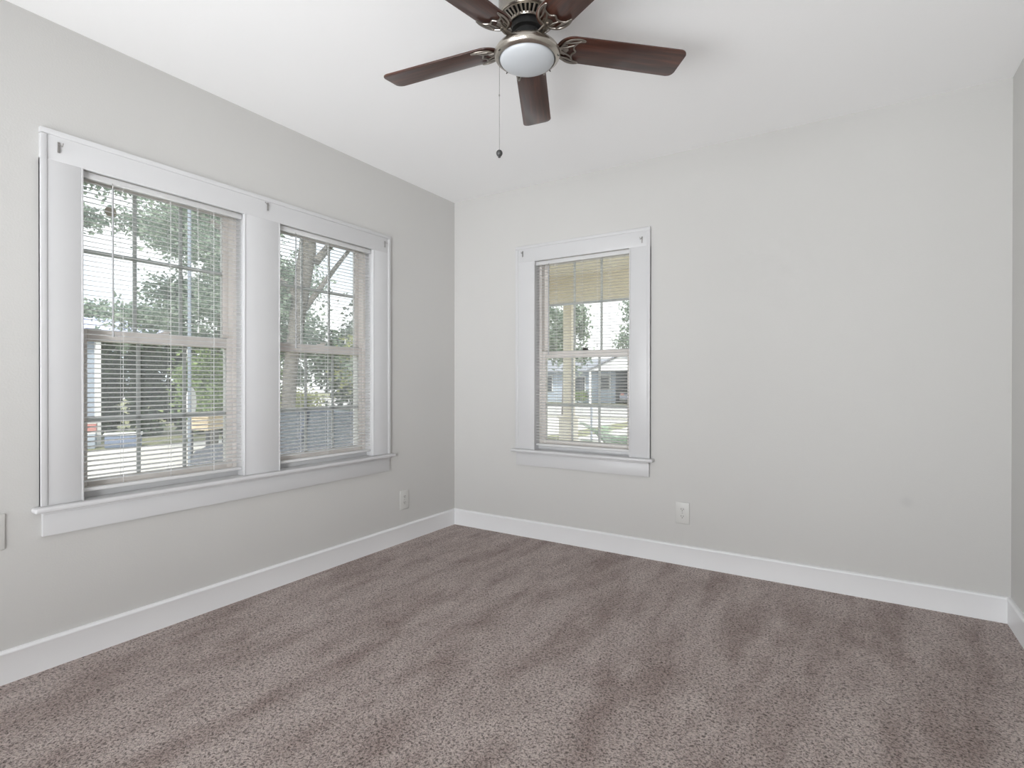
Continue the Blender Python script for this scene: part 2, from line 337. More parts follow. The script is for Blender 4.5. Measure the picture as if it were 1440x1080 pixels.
# ------------------------------------------------------------------ mini blinds
def make_blind(w, label, loc, rz, tassel=0.10):
    t = thing('mini_blind', label, 'blind', loc, rz, group='white mini blinds')
    h = w/2-0.011
    bm = new_bm(); add_box(bm, -h, h, 0.004, 0.030, 1.887, 1.9105, 0.002); add_box(bm, -h+0.002, h-0.002, 0.001, 0.005, 1.884, 1.890, 0.001)
    obj('headrail', bm, M['slat'], t, True)
    bm = new_bm(); pitch = 0.0195; n = 0; z = 1.872
    rnd = random.Random(int(w*1000)+int(abs(loc[1])*10))
    while z > 0.672:
        tilt = -0.15+rnd.uniform(-0.015, 0.015); row0 = []; row1 = []
        for k in range(6):
            q = -1+2*k/5; yy = 0.018+q*0.0122*math.cos(tilt); zz = z+0.0022*(1-q*q)-q*0.0122*math.sin(tilt)
            row0.append((yy, zz))
        a = [bm.verts.new((-h+0.001, y, zz)) for y, zz in row0]; b = [bm.verts.new((h-0.001, y, zz)) for y, zz in row0]
        a2 = [bm.verts.new((-h+0.001, y, zz-0.0003)) for y, zz in row0]; b2 = [bm.verts.new((h-0.001, y, zz-0.0003)) for y, zz in row0]
        for k in range(5):
            bm.faces.new((a[k], a[k+1], b[k+1], b[k])); bm.faces.new((a2[k+1], a2[k], b2[k], b2[k+1]))
        for (p, p2, s, s2) in ((a[0], a2[0], b[0], b2[0]), (b[5], b2[5], a[5], a2[5])): bm.faces.new((p, s, s2, p2))
        z -= pitch; n += 1
    obj('slats', bm, M['slat'], t, True)
    bm = new_bm(); add_box(bm, -h, h, 0.006, 0.030, 0.6415, 0.656, 0.004, 3)
    obj('bottom_rail', bm, M['slat'], t, True)
    for x in (-h*0.56, 0.0, h*0.58):
        bm = new_bm()
        for y in (0.0048, 0.0312): add_tube(bm, [(x, y, 0.655), (x, y, 1.888)], 0.0006, 5)
        add_tube(bm, [(x+0.005, 0.018, 0.655), (x+0.005, 0.018, 1.888)], 0.0007, 5)
        zz = 1.870
        while zz > 0.675:
            add_tube(bm, [(x, 0.005, zz), (x, 0.031, zz)], 0.0004, 4); zz -= pitch
        obj('ladder_cord', bm, M['cord'], t)
    xw = -h+0.105
    bm = new_bm(); add_tube(bm, [(xw, -0.004, 1.868), (xw, -0.006, 1.28), (xw, -0.006, 1.262)], [0.0035, 0.0035, 0.0048], 6)
    wd_ = obj('tilt_wand', bm, M['wand'], t, True)
    bm = new_bm(); add_tube(bm, [(xw, 0.006, 1.889), (xw, -0.003, 1.886), (xw, -0.006, 1.878), (xw, -0.004, 1.868)], 0.0014, 5)
    obj('wand_hook', bm, M['hook'], wd_)
    bm = new_bm()
    for s in (-1, 1): add_tube(bm, [(tassel+s*0.002, 0.002, 1.886), (tassel+s*0.0015, -0.003, 1.6), (tassel, -0.004, 1.335)], 0.0006, 5)
    lc = obj('lift_cord', bm, M['cord'], t)
    bm = new_bm(); add_lathe(bm, [(0, 0.030), (0.0022, 0.030), (0.0045, 0.004), (0.0045, 0), (0, 0)], 10, tassel, -0.004, 1.305)
    obj('tassel', bm, M['cord'], lc, True)
    return t
make_blind(0.683, 'white mini blind in the left window of the double pair, slats open', (0, -2.0135, 0), PI/2, 0.115)
make_blind(0.675, 'white mini blind in the right window of the double pair, slats open', (0, -1.1625, 0), PI/2, 0.115)
make_blind(0.702, 'white mini blind in the single window on the back wall, slats open', (1.051, 0, 0), 0, 0.12)

# round sensor-like sticker on the glass of window 1
bm = new_bm(); add_lathe(bm, [(0, 0.0), (0.022, 0.0), (0.022, 0.0012), (0, 0.0012)], 24)
o = obj('window_sticker', bm, M['sticker']); o.rotation_euler = (0, -PI/2, 0); o.location = (-0.1045, -2.205, 1.800)
tag(o, 'small beige round sticker on the top left pane of the double window', 'sticker')

# curtain-rod hooks on the casing corners
def hook(loc, rz, label, flip=1, lean=0.0):
    t = thing('curtain_hook', label, 'hook', loc, rz, group='curtain rod hooks on the window casings')
    bm = new_bm(); add_box(bm, -0.004, 0.004, -0.002, 0, -0.022, 0.018, 0.001)
    add_tube(bm, [(0, -0.001, 0.010), (0, -0.012, 0.004), (flip*0.003+lean*0.4, -0.026, -0.004), (flip*0.004+lean, -0.030, 0.008)], 0.0018, 6)
    obj('hook_body', bm, M['hook'], t, True)
    for z in (-0.018, 0.015):
        bm = new_bm(); add_tube(bm, [(0, -0.0015, z), (0, -0.0045, z)], 0.0024, 8); obj('screw', bm, M['hook'], t)
    return t
hook((0.020, -2.421, 1.966), PI/2, 'small metal curtain hook at the left corner of the double window casing')
hook((0.020, -1.560, 1.980), PI/2, 'small metal curtain hook above the mullion of the double window', -1, -0.030)
hook((0.020, -0.742, 1.966), PI/2, 'small metal curtain hook at the right corner of the double window casing', -1)
hook((0.619, -0.020, 1.972), 0, 'small metal curtain hook at the left corner of the single window casing')
hook((1.472, -0.020, 1.952), 0, 'small metal curtain hook at the right corner of the single window casing', -1)

# outlets
def outlet(loc, rz, label, blank=False):
    t = thing('wall_outlet' if not blank else 'wall_plate', label, 'outlet' if not blank else 'wall plate', loc, rz)
    bm = new_bm(); add_box(bm, -0.041, 0.041, -0.006, 0, -0.064, 0.064, 0.003, 3); obj('cover_plate', bm, M['plate'], t, True)
    if not blank:
        for s in (-1, 1):
            bm = new_bm(); pts = [(0.0165*math.cos(a_), s*0.0205+0.0145*math.sin(a_)) for a_ in [2*PI*k/20 for k in range(20)]]
            add_prism(bm, pts, 0, 0.0018, lambda p: Vector((p.x, -0.006-p.z, p.y)))
            rc = obj('receptacle', bm, M['plate'], t)
            bm = new_bm()
            for x in (-0.006, 0.0065): add_box(bm, x-0.0012, x+0.0012, -0.0083, -0.0076, s*0.0205-0.001, s*0.0205+0.0075)
            add_tube(bm, [(0, -0.0076, s*0.0205-0.007), (0, -0.0083, s*0.0205-0.007)], 0.0026, 8)
            obj('slots', bm, M['dark'], rc)
        bm = new_bm(); add_tube(bm, [(0, -0.0058, 0), (0, -0.0072, 0)], 0.0028, 10); obj('screw', bm, M['hook'], t)
    return t
outlet((0, -0.546, 0.284), PI/2, 'outlet low on the left wall between the double window and the corner')
outlet((1.714, 0, 0.306), 0, 'outlet low on the back wall right of the single window')
outlet((0, -2.612, 0.543), PI/2, 'pale wall plate at the left photo edge, left of the double window', True)

# ------------------------------------------------------------------ ceiling fan  (modelled at 1 : 0.93)
FS = 0.93; FZ = 2.246
fan = thing('ceiling_fan', 'five-blade ceiling fan with dark walnut blades and a frosted light bowl', 'ceiling fan', (1.609, -1.627, FZ))
def scaled(bm): bmesh.ops.scale(bm, vec=(FS, FS, FS), verts=bm.verts[:]); return bm
TOP = (H-FZ)/FS
bm = new_bm(); add_lathe(bm, [(0, TOP), (0.098, TOP), (0.106, TOP-0.010), (0.106, 0.100), (0.1085, 0.095), (0.1085, 0.090), (0.105, 0.086), (0.100, 0.0875), (0.100, 0.092), (0, 0.092)], 64)
obj('motor_housing', scaled(bm), M['nickel'], fan, True)
bm = new_bm()
add_lathe(bm, [(0.100, 0.090), (0.102, 0.086), (0.097, 0.0835), (0.095, 0.087), (0.100, 0.090)], 64)
add_lathe(bm, [(0.070, 0.074), (0.0665, 0.068), (0.063, 0.067), (0.063, 0.073), (0.070, 0.074)], 64)
for k in range(34):
    a_ = 2*PI*k/34; c_, s_ = math.cos(a_), math.sin(a_)
    add_tube(bm, [(0.067*c_, 0.067*s_, 0.0705), (0.098*c_, 0.098*s_, 0.0865)], [0.0030, 0.0048], 6, 0.6)
vg = obj('vent_grille', scaled(bm), M['nickel'], fan, True)
bm = new_bm(); add_lathe(bm, [(0, 0.080), (0.062, 0.080), (0.094, 0.091), (0.094, 0.092), (0, 0.092)], 48)
add_lathe(bm, [(0, 0.08), (0.058, 0.08), (0.058, 0.045), (0.046, 0.040), (0.046, 0.012), (0.05, 0.008), (0.05, -0.004), (0, -0.004)], 40)
obj('flywheel', scaled(bm), M['blackhub'], fan, True)

BPH, BPI = 2.0272, -0.1812
def blade_outline():
    pts = []; r0, r1, wr, wt = 0.112, 0.620, 0.060, 0.0665
    for k in range(17):                            # rounded root
        a_ = PI/2+PI*k/16; pts.append((r0+0.060+0.060*math.cos(a_), wr*math.sin(a_)))
    cr_ = 0.026
    for k in range(7): a_ = -PI/2+PI/2*k/6; pts.append((r1-cr_+cr_*math.cos(a_), -wt+cr_+cr_*math.sin(a_)))
    for k in range(7): a_ = PI/2*k/6; pts.append((r1-0.004-cr_+cr_*math.cos(a_), wt-cr_+cr_*math.sin(a_)))
    return pts
def bm_blade():
    bm = new_bm(); po = blade_outline(); add_prism(bm, po, -0.0028, 0.0028)
    es = [e for e in bm.edges if abs(e.verts[0].co.z-e.verts[1].co.z) < 1e-6]
    bmesh.ops.bevel(bm, geom=es, offset=0.0012, segments=2, profile=0.5, affect='EDGES')
    return bm
def catmull(P_, n=6):
    out = []; Q = [P_[0]]+list(P_)+[P_[-1]]
    for i in range(1, len(Q)-2):
        for k in range(n):
            t_ = k/n; out.append(tuple(0.5*((2*Q[i][j])+(-Q[i-1][j]+Q[i+1][j])*t_+(2*Q[i-1][j]-5*Q[i][j]+4*Q[i+1][j]-Q[i+2][j])*t_*t_+(-Q[i-1][j]+3*Q[i][j]-3*Q[i+1][j]+Q[i+2][j])*t_**3) for j in range(len(P_[0]))))
    out.append(P_[-1]); return out
def bm_bracket():
    bm = new_bm(); z = -0.0075
    outer = catmull([(0.212, 0.052), (0.188, 0.0565), (0.158, 0.050), (0.136, 0.032), (0.124, 0.0), (0.136, -0.032), (0.158, -0.050), (0.188, -0.0565), (0.212, -0.052)], 5)
    add_tube(bm, [(a_, b_, z) for a_, b_ in outer], [0.0016]+[0.0042]*(len(outer)-2)+[0.0016], 8, 0.75)
    inner = catmull([(0.212, 0.052), (0.190, 0.046), (0.178, 0.030), (0.176, 0.014), (0.186, 0.0), (0.176, -0.014), (0.178, -0.030), (0.190, -0.046), (0.212, -0.052)], 5)
    add_tube(bm, [(a_, b_, z-0.0005) for a_, b_ in inner], [0.0016]+[0.0034]*(len(inner)-2)+[0.0016], 8, 0.75)
    for s in (-1, 1):
        c1 = catmull([(0.128, s*0.010), (0.146, s*0.013), (0.162, s*0.020), (0.178, s*0.028)], 5)
        add_tube(bm, [(a_, b_, z) for a_, b_ in c1], 0.0030, 8, 0.75)
        c2 = catmull([(0.140, s*0.034), (0.160, s*0.036), (0.180, s*0.042), (0.200, s*0.0495)], 5)
        add_tube(bm, [(a_, b_, z) for a_, b_ in c2], [0.0032]*(len(c2)-1)+[0.0012], 8, 0.75)
    c3 = [(0.128, 0.010, z), (0.140, 0.0, z), (0.128, -0.010, z)]
    add_tube(bm, c3, 0.0026, 8)
    # thin backing plate where the screws go
    add_prism(bm, [(0.130, -0.020), (0.150, -0.024), (0.160, 0.0), (0.150, 0.024), (0.130, 0.020), (0.124, 0.0)], -0.0058, -0.0030)
    # twin-ridged curved arm down to the flywheel
    for s in (-1, 1):
        arm = catmull([(0.132, s*0.006, -0.008), (0.112, s*0.0065, -0.011), (0.094, s*0.0065, -0.010), (0.076, s*0.006, -0.001), (0.062, s*0.005, 0.012), (0.044, s*0.004, 0.018)], 5)
        add_tube(bm, arm, 0.0058, 8, 0.8)
    return bm
axisx = Matrix.Rotation(BPI, 4, 'X')
mesh_blade = mesh_br = None
for k in range(5):
    ang = BPH-math.radians(72)*(k-2)
    if k == 0:
        bl = obj('blade', scaled(bm_blade()), M['wood'], fan, True); br = obj('blade_bracket', scaled(bm_bracket()), M['iron'], fan, True)
        mesh_blade, mesh_br = bl, br
    else:
        bl = mesh_blade.copy(); C.objects.link(bl); bl.parent = fan; br = mesh_br.copy(); C.objects.link(br); br.parent = fan
    mx = Matrix.Rotation(ang, 4, 'Z') @ axisx
    bl.matrix_local = mx; br.matrix_local = mx

bm = new_bm(); add_lathe(bm, [(0, 0.016), (0.026, 0.016), (0.028, 0.010), (0.030, 0.002), (0.050, -0.002), (0.074, -0.006), (0.098, -0.014), (0.113, -0.024), (0.1215, -0.036), (0.1225, -0.044), (0.119, -0.053), (0.113, -0.0585), (0.108, -0.061), (0.1055, -0.0625), (0.103, -0.060), (0.102, -0.052), (0.09, -0.045), (0, -0.045)], 72)
obj('light_fitter', scaled(bm), M['nickel'], fan, True)
bm = new_bm(); prof = [(0.1015, -0.052)]
for k in range(13): a_ = PI/2*k/12; prof.append((0.1015*math.cos(a_), -0.058-0.034*math.sin(a_)))
prof[-1] = (0, -0.092); add_lathe(bm, prof, 64)
obj('glass_shade', scaled(bm), M['frost'], fan, True)
for a_ in (0.35, 1.25, 2.05, 2.85, 4.2):
    bm = new_bm(); c_, s_ = math.cos(a_), math.sin(a_)
    add_tube(bm, [(0.112*c_, 0.112*s_, -0.0565), (0.1185*c_, 0.1185*s_, -0.0600)], 0.0022, 8)
    obj('thumb_screw', scaled(bm), M['dark'], fan)
px_, py_ = -0.104*0.8451-0.5346*0.050, -0.104*0.5346+0.8451*0.050
bm = new_bm(); add_tube(bm, [(px_, py_, -0.050), (px_, py_, -0.375)], 0.0008, 6)
for k in range(46): add_lathe(bm, [(0, 0.0014), (0.0012, 0.0007), (0.0012, -0.0007), (0, -0.0014)], 6, px_, py_, -0.060-k*0.0068)
add_lathe(bm, [(0, 0.004), (0.0024, 0.003), (0.0024, -0.003), (0, -0.004)], 8, px_, py_, -0.165)
pc = obj('pull_chain', scaled(bm), M['hook'], fan)
bm = new_bm(); add_lathe(bm, [(0, 0.013), (0.003, 0.013), (0.008, 0.010), (0.0118, 0.004), (0.0122, -0.002), (0.009, -0.009), (0.005, -0.012), (0.005, -0.016), (0, -0.016)], 20, px_, py_, -0.385)
obj('fob', scaled(bm), M['fob'], pc, True)


# ------------------------------------------------------------------ outside
GZ = -0.75
M['concrete'] = mat('pale_concrete', (0.80, 0.785, 0.76), 0.9, noise=(2.5, 0.10, 6), bump=(40, 0.2, 0.01))
M['lawn'] = mat('dry_lawn', (0.52, 0.52, 0.40), 0.95, noise=(5, 0.30, 8), bump=(60, 0.6, 0.03))
M['asphalt'] = mat('sunbleached_asphalt', (0.70, 0.69, 0.68), 0.9, noise=(3, 0.06, 6))
M['cream'] = mat('cream_porch_paint', (0.96, 0.925, 0.865), 0.6, noise=(3, 0.02))
M['siding'] = mat('pale_blue_grey_siding', (0.66, 0.70, 0.76), 0.7, noise=(4, 0.04))
M['roofgrey'] = mat('grey_shingle_roof', (0.55, 0.56, 0.59), 0.85, noise=(18, 0.10))
M['roofmetal'] = mat('lavender_metal_roof', (0.78, 0.80, 0.90), 0.45, noise=(2, 0.03))
M['whitepaint'] = mat('white_exterior_paint', (0.90, 0.90, 0.90), 0.6)
M['shade_and_legs'] = mat('dark_shade_and_legs', (0.16, 0.17, 0.19), 0.7)  # shade inside the carport put into a wall colour; also the crate legs
M['winglass'] = mat('dark_house_glass', (0.20, 0.23, 0.27), 0.12, spec=0.8)
M['bark'] = mat('grey_brown_bark', (0.44, 0.42, 0.40), 0.95, noise=(9, 0.25, 6), bump=(25, 0.8, 0.03))
M['slate'] = mat('slate_blue_car_paint', (0.18, 0.22, 0.31), 0.28, metal=0.3, coat=0.6)
M['bluecar'] = mat('blue_car_paint', (0.44, 0.49, 0.60), 0.3, coat=0.6)
M['redcar'] = mat('red_car_paint', (0.74, 0.50, 0.48), 0.3, coat=0.6)
M['greycar'] = mat('grey_car_paint', (0.42, 0.44, 0.50), 0.3, coat=0.6)
M['carglass'] = mat('car_glass', (0.13, 0.16, 0.20), 0.08, spec=0.8)
M['tyre'] = mat('tyre_rubber', (0.09, 0.09, 0.09), 0.8)
M['chrome'] = mat('bright_metal', (0.75, 0.75, 0.75), 0.25, metal=0.9)
M['pole'] = mat('galvanised_pole', (0.58, 0.61, 0.66), 0.5, metal=0.3)
M['straw'] = mat('tan_boards', (0.78, 0.71, 0.60), 0.8, noise=(14, 0.12))  # plain tan of the crate boards

def leaf_material(name, ca, cb, trans=0.35):
    m = bpy.data.materials.new(name); m.use_nodes = True; n = m.node_tree.nodes; L = m.node_tree.links
    p = n['Principled BSDF']; p.inputs['Roughness'].default_value = 0.6; p.inputs['Specular IOR Level'].default_value = 0.3
    g = n.new('ShaderNodeNewGeometry'); q = n.new('ShaderNodeValToRGB')
    q.color_ramp.elements[0].color = (*s2l(ca), 1); q.color_ramp.elements[1].color = (*s2l(cb), 1)
    L.new(g.outputs['Random Per Island'], q.inputs['Fac']); L.new(q.outputs['Color'], p.inputs['Base Color'])
    t = n.new('ShaderNodeBsdfTranslucent'); L.new(q.outputs['Color'], t.inputs['Color'])
    mx = n.new('ShaderNodeMixShader'); mx.inputs[0].default_value = trans
    L.new(p.outputs[0], mx.inputs[1]); L.new(t.outputs[0], mx.inputs[2]); L.new(mx.outputs[0], n['Material Output'].inputs['Surface'])
    return m
M['leaf_pale'] = leaf_material('pale_grey_green_leaves', (0.40, 0.47, 0.42), (0.66, 0.71, 0.64))
M['leaf_yellow'] = leaf_material('yellow_green_leaves', (0.50, 0.55, 0.32), (0.84, 0.83, 0.58))
M['leaf_dark'] = leaf_material('dark_green_leaves', (0.19, 0.25, 0.20), (0.38, 0.45, 0.34), 0.2)
M['leaf_bright'] = leaf_material('bright_green_leaves', (0.40, 0.48, 0.32), (0.66, 0.73, 0.50))
M['leaf_red'] = leaf_material('pink_red_leaves', (0.62, 0.36, 0.36), (0.88, 0.68, 0.66))
M['palm'] = leaf_material('blue_green_palm_leaflets', (0.44, 0.54, 0.46), (0.70, 0.78, 0.68), 0.25)

def leaves_mesh(name, clusters, count, size, m, parent, seed):
    """clusters: (x, y, z, rx, ry, rz, weight), coordinates relative to the thing; leaves are folded two-facet blades"""
    rnd = random.Random(seed); V = []; F = []; tot = sum(c[6] for c in clusters)
    for c in clusters:
        # sub-clumps make a crown with gaps
        subs = []
        for _ in range(max(3, int(26*c[6]/tot*len(clusters)**0.5))):
            a, b = rnd.uniform(0, 2*PI), rnd.uniform(-1, 1); q = math.sqrt(1-b*b); rr = rnd.uniform(0.45, 1.0)
            subs.append((c[0]+c[3]*q*math.cos(a)*rr, c[1]+c[4]*q*math.sin(a)*rr, c[2]+c[5]*b*rr, rnd.uniform(0.22, 0.42)))
        for _ in range(int(count*c[6]/tot)):
            s = rnd.choice(subs); g = [rnd.gauss(0, 0.55) for _ in range(3)]
            p = Vector((s[0]+g[0]*c[3]*s[3], s[1]+g[1]*c[4]*s[3], s[2]+g[2]*c[5]*s[3]))
            d = Vector((rnd.gauss(0, 1), rnd.gauss(0, 1), rnd.gauss(-0.2, 0.8))).normalized(); w = d.cross(Vector((rnd.gauss(0, 1), rnd.gauss(0, 1), rnd.gauss(0, 1)))).normalized()
            nn = d.cross(w); L_ = size*rnd.uniform(0.6, 1.4); B = L_*0.32; i = len(V)
            V += [p, p+d*L_*0.5+w*B+nn*B*0.4, p+d*L_, p+d*L_*0.5-w*B+nn*B*0.4]
            F += [(i, i+1, i+2), (i, i+2, i+3)]
    me = bpy.data.meshes.new(name); me.from_pydata(V, [], F); me.materials.append(m)
    o = bpy.data.objects.new(name, me); C.objects.link(o); o.parent = parent; return o
def tree(name, label, cat, loc, trunk, branches, clusters, count, size, leaf, seed, group=None):
    t = thing(name, label, cat, loc, 0, group)
    if trunk:
        bm = new_bm(); add_tube(bm, [q[:3] for q in trunk], [q[3] for q in trunk], 12)
        for br in branches: add_tube(bm, [q[:3] for q in br], [q[3] for q in br], 8)
        obj('trunk', bm, M['bark'], t, True)
    leaves_mesh('foliage', clusters, count, size, M[leaf], t, seed)
    return t

# ground
bm = new_bm(); add_box(bm, -70, 60, -30, 22.5, GZ-0.3, GZ); obj('ground', bm, M['lawn'], kind='structure')
bm = new_bm()
add_box(bm, -14.2, -6.2, -14, 22, GZ, GZ+0.02, 0.0)
obj('driveway', bm, M['concrete'], kind='structure')
bm = new_bm(); add_box(bm, -70, 60, 22.5, 36, GZ-0.28, GZ+0.05); obj('street', bm, M['asphalt'], kind='structure')
bm = new_bm(); add_box(bm, -5.0, 3.0, 3.3, 22.4, GZ, GZ+0.025); obj('front_walk', bm, M['concrete'], kind='structure')
bm = new_bm(); add_box(bm, -70, 60, 36, 110, GZ-0.28, GZ+0.12); obj('far_yard', bm, M['lawn'], kind='structure')

# porch of this house: boarded ceiling, beam, floor slab and a post on a pedestal
po = thing('porch', 'cream painted front porch with boarded ceiling, beam and square post, seen through the single window', 'porch', (-0.6, TW, 0))
def pbox(n, b, m, bev=0.004):
    bm = new_bm(); add_box(bm, b[0]+0.6, b[1]+0.6, b[2]-TW, b[3]-TW, b[4], b[5], bev); return obj(n, bm, m, po, True)
pbox('porch_ceiling', (-1.10, 4.2, TW, 3.15, 2.44, 2.50), M['cream'], 0)
bm = new_bm()
for k in range(29): add_box(bm, -1.08+0.6, 4.18+0.6, 0.06+k*0.1, 0.145+k*0.1, 2.428, 2.4405, 0.003)
obj('ceiling_board', bm, M['cream'], po)
pbox('porch_beam', (-1.10, 4.2, 2.98, 3.12, 2.10, 2.44), M['cream'])
pbox('porch_beam', (-1.10, -0.96, TW, 2.98, 2.16, 2.44), M['cream'])
pbox('porch_slab', (-1.10, 4.2, TW, 3.2, GZ, -0.35), M['concrete'], 0.01)
pt = pbox('porch_post', (-0.595, -0.475, 2.99, 3.11, 0.64, 2.10), M['cream'], 0.006)
pbox('post_pedestal', (-0.635, -0.445, 2.95, 3.14, -0.35, 0.61), M['cream'], 0.008)
pbox('pedestal_cap', (-0.645, -0.435, 2.94, 3.15, 0.61, 0.64), M['cream'], 0.006)

# vehicles -------------------------------------------------------------
def car(label, loc, rz, paint, L_=4.6, Wd=1.80, Ht=1.45, suv=False, group=None):
    t = thing('car', label, 'car', loc, rz, group)
    s = L_/4.6; rf = Ht
    prof = [(-2.28, 0.35), (-2.30, 0.62), (-2.24, 0.80), (-1.95, 0.93), (-1.60, 0.98)] if not suv else [(-2.28, 0.35), (-2.30, 0.70), (-2.22, 0.98), (-2.1, 1.02), (-1.60, 1.04)]
    prof += [(-0.2, 1.00), (0.85, 0.97), (1.25, 0.93), (1.80, 0.84), (2.18, 0.72), (2.30, 0.55), (2.30, 0.35), (2.15, 0.24), (-2.15, 0.24)]
    bm = new_bm(); rows = []
    for yk, ins, up in ((-1, 0.06, 0), (-0.93, 0.0, 0.0), (0.93, 0.0, 0.0), (1, 0.06, 0)):
        rows.append([bm.verts.new((x*s*(1-ins*0.25), yk*Wd/2, z-(0.05*ins if z > 0.8 else 0))) for x, z in prof])
    n = len(prof)
    for a, b in zip(rows, rows[1:]):
        for k in range(n): bm.faces.new((a[k], a[(k+1) % n], b[(k+1) % n], b[k]))
    bm.faces.new(rows[0][::-1]); bm.faces.new(rows[-1])
    obj('body', bm, M[paint], t, True)
    cab = [(-1.85, 0.96), (-1.25, rf-0.03), (-0.7, rf), (0.10, rf), (0.42, rf-0.04), (1.15, 0.95)] if not suv else [(-2.15, 1.0), (-1.95, rf-0.04), (-0.9, rf), (0.10, rf), (0.42, rf-0.05), (1.15, 0.95)]
    bm = new_bm(); rows = []
    for yk, f_ in ((-1, 0), (1, 0)):
        rows.append([bm.verts.new((x*s*0.985, yk*(Wd/2-0.06-0.16*(z-0.95)/(rf-0.95)), z-0.012)) for x, z in cab])
    bm.faces.new(rows[0][::-1]); bm.faces.new(rows[1]); n = len(cab)
    for k in range(n): bm.faces.new((rows[0][k], rows[0][(k+1) % n], rows[1][(k+1) % n], rows[1][k]))
    obj('windows', bm, M['carglass'], t, False)
    bm = new_bm()                                     # roof panel and pillars
    half = Wd/2-0.06-0.16
    xr0, xr1 = cab[1][0]*s, cab[4][0]*s
    add_box(bm, xr0, xr1, -half, half, rf-0.035, rf+0.005, 0.014, 3)
    for sy in (-1, 1):
        for (xa, za, xb, zb) in ((cab[0][0], 0.96, cab[1][0], rf-0.03), (-0.45, 0.97, -0.40, rf-0.02), (cab[5][0], 0.95, cab[4][0], rf-0.03)):
            add_tube(bm, [(xa*s, sy*(Wd/2-0.055), za), (xb*s, sy*(half+0.005), zb)], 0.035, 6)
    obj('roof', bm, M[paint], t, True)
    for sx in (-1.42*s, 1.40*s):
        for sy in (-1, 1):
            bm = new_bm(); add_lathe(bm, [(0, -0.10), (0.22, -0.10), (0.32, -0.09), (0.33, 0), (0.32, 0.09), (0.22, 0.10), (0, 0.10)], 24)
            bmesh.ops.rotate(bm, verts=bm.verts[:], matrix=Matrix.Rotation(PI/2, 3, 'X')); bmesh.ops.translate(bm, verts=bm.verts[:], vec=(sx, sy*(Wd/2-0.09), 0.33))
            wh = obj('wheel', bm, M['tyre'], t, True)
            bm = new_bm(); add_lathe(bm, [(0, -0.01), (0.20, -0.01), (0.20, 0.01), (0, 0.01)], 20)
            bmesh.ops.rotate(bm, verts=bm.verts[:], matrix=Matrix.Rotation(PI/2, 3, 'X')); bmesh.ops.translate(bm, verts=bm.verts[:], vec=(sx, sy*(Wd/2+0.015), 0.33))
            obj('hubcap', bm, M['chrome'], wh)
    for sy in (-1, 1):
        bm = new_bm(); add_box(bm, 2.16*s, 2.27*s, sy*0.62-0.16, sy*0.62+0.16, 0.60, 0.72, 0.02); obj('headlight', bm, M['whitepaint'], t)
        bm = new_bm(); add_box(bm, -2.30*s, -2.20*s, sy*0.66-0.13, sy*0.66+0.13, 0.66, 0.84, 0.02); obj('tail_light', bm, M['redcar'], t)
    return t
car('slate blue car parked close outside the double window, behind the right-hand blind', (-4.10, 2.15, GZ), PI, 'slate', 4.5, 1.8, 1.44, True)
car('dark grey car under the carport of the house across the street', (-12.0, 39.3, GZ+0.12), PI/2, 'greycar', 4.6, 1.8, 1.5)

# neighbour's building with low metal roof, seen through window 1
nb = thing('carport', 'neighbouring pale carport with long lavender metal roof and white posts, seen through the left blind', 'carport', (-15.4, 3.0, GZ))
def part(root, n, b, m, bev=0.0, smooth=False):
    l = root.location; bm = new_bm(); add_box(bm, b[0]-l.x, b[1]-l.x, b[2]-l.y, b[3]-l.y, b[4]-l.z, b[5]-l.z, bev); return obj(n, bm, m, root, smooth)
bm = new_bm()
l = nb.location; rv = [(-15.6, 2.0, 2.42), (-15.6, 6.0, 2.42), (-19.6, 6.0, 3.28), (-19.6, 2.0, 3.28)]
vs = [bm.verts.new((a-l.x, b-l.y, c-l.z)) for a, b, c in rv]+[bm.verts.new((a-l.x, b-l.y, c-0.16-l.z)) for a, b, c in rv]
for q in ((0, 1, 2, 3), (7, 6, 5, 4), (0, 4, 5, 1), (1, 5, 6, 2), (2, 6, 7, 3), (3, 7, 4, 0)): bm.faces.new([vs[i] for i in q])
for k in range(11):
    y = 2.15+k*0.37-l.y; add_tube(bm, [(-15.6-l.x, y, 2.44-l.z), (-19.6-l.x, y, 3.30-l.z)], 0.025, 5)
obj('roof', bm, M['roofmetal'], nb)
for y in (2.1, 2.85, 3.42, 5.9): part(nb, 'post', (-15.72, -15.60, y-0.06, y+0.06, GZ, 2.30), M['whitepaint'])
part(nb, 'side_wall', (-15.9, -15.75, 2.85, 3.42, 0.1, 2.30), M['siding'])
part(nb, 'fascia', (-15.62, -15.56, 2.0, 6.0, 2.24, 2.44), M['whitepaint'])
# neighbour's hedge, trees
tree('hedge', 'long dark green hedge and trees beyond the driveway and carport behind the left blind', 'hedge', (-21.8, 1.6, GZ), [(0, 0, 0, 0.08), (0, 0, 1.5, 0.05)], [],
     [(k*0.52-0.9, k*0.62-1.5, 0.9+z_, 0.9, 0.8, 1.05, 1) for k in range(13) for z_ in (0, 1.5)], 34000, 0.20, 'leaf_dark', 3)
bx = thing('storage_tote', 'small blue plastic tote with pale lid on the ground below the lavender roof', 'tote', (-14.70, 3.68, GZ), 1.15)
bm = new_bm(); add_box(bm, -0.42, 0.42, -0.22, 0.22, 0, 0.34, 0.03); obj('tub', bm, M['bluecar'], bx, True)
bm = new_bm(); add_box(bm, -0.45, 0.45, -0.25, 0.25, 0.34, 0.40, 0.02); obj('lid', bm, M['whitepaint'], bx, True)
gx = thing('utility_box', 'pale grey utility box at the far left below the lavender roof', 'box', (-15.22, 2.90, GZ), 1.15)
bm = new_bm(); add_box(bm, -0.30, 0.30, -0.25, 0.25, 0, 0.42, 0.02); obj('box_body', bm, M['siding'], gx, True)
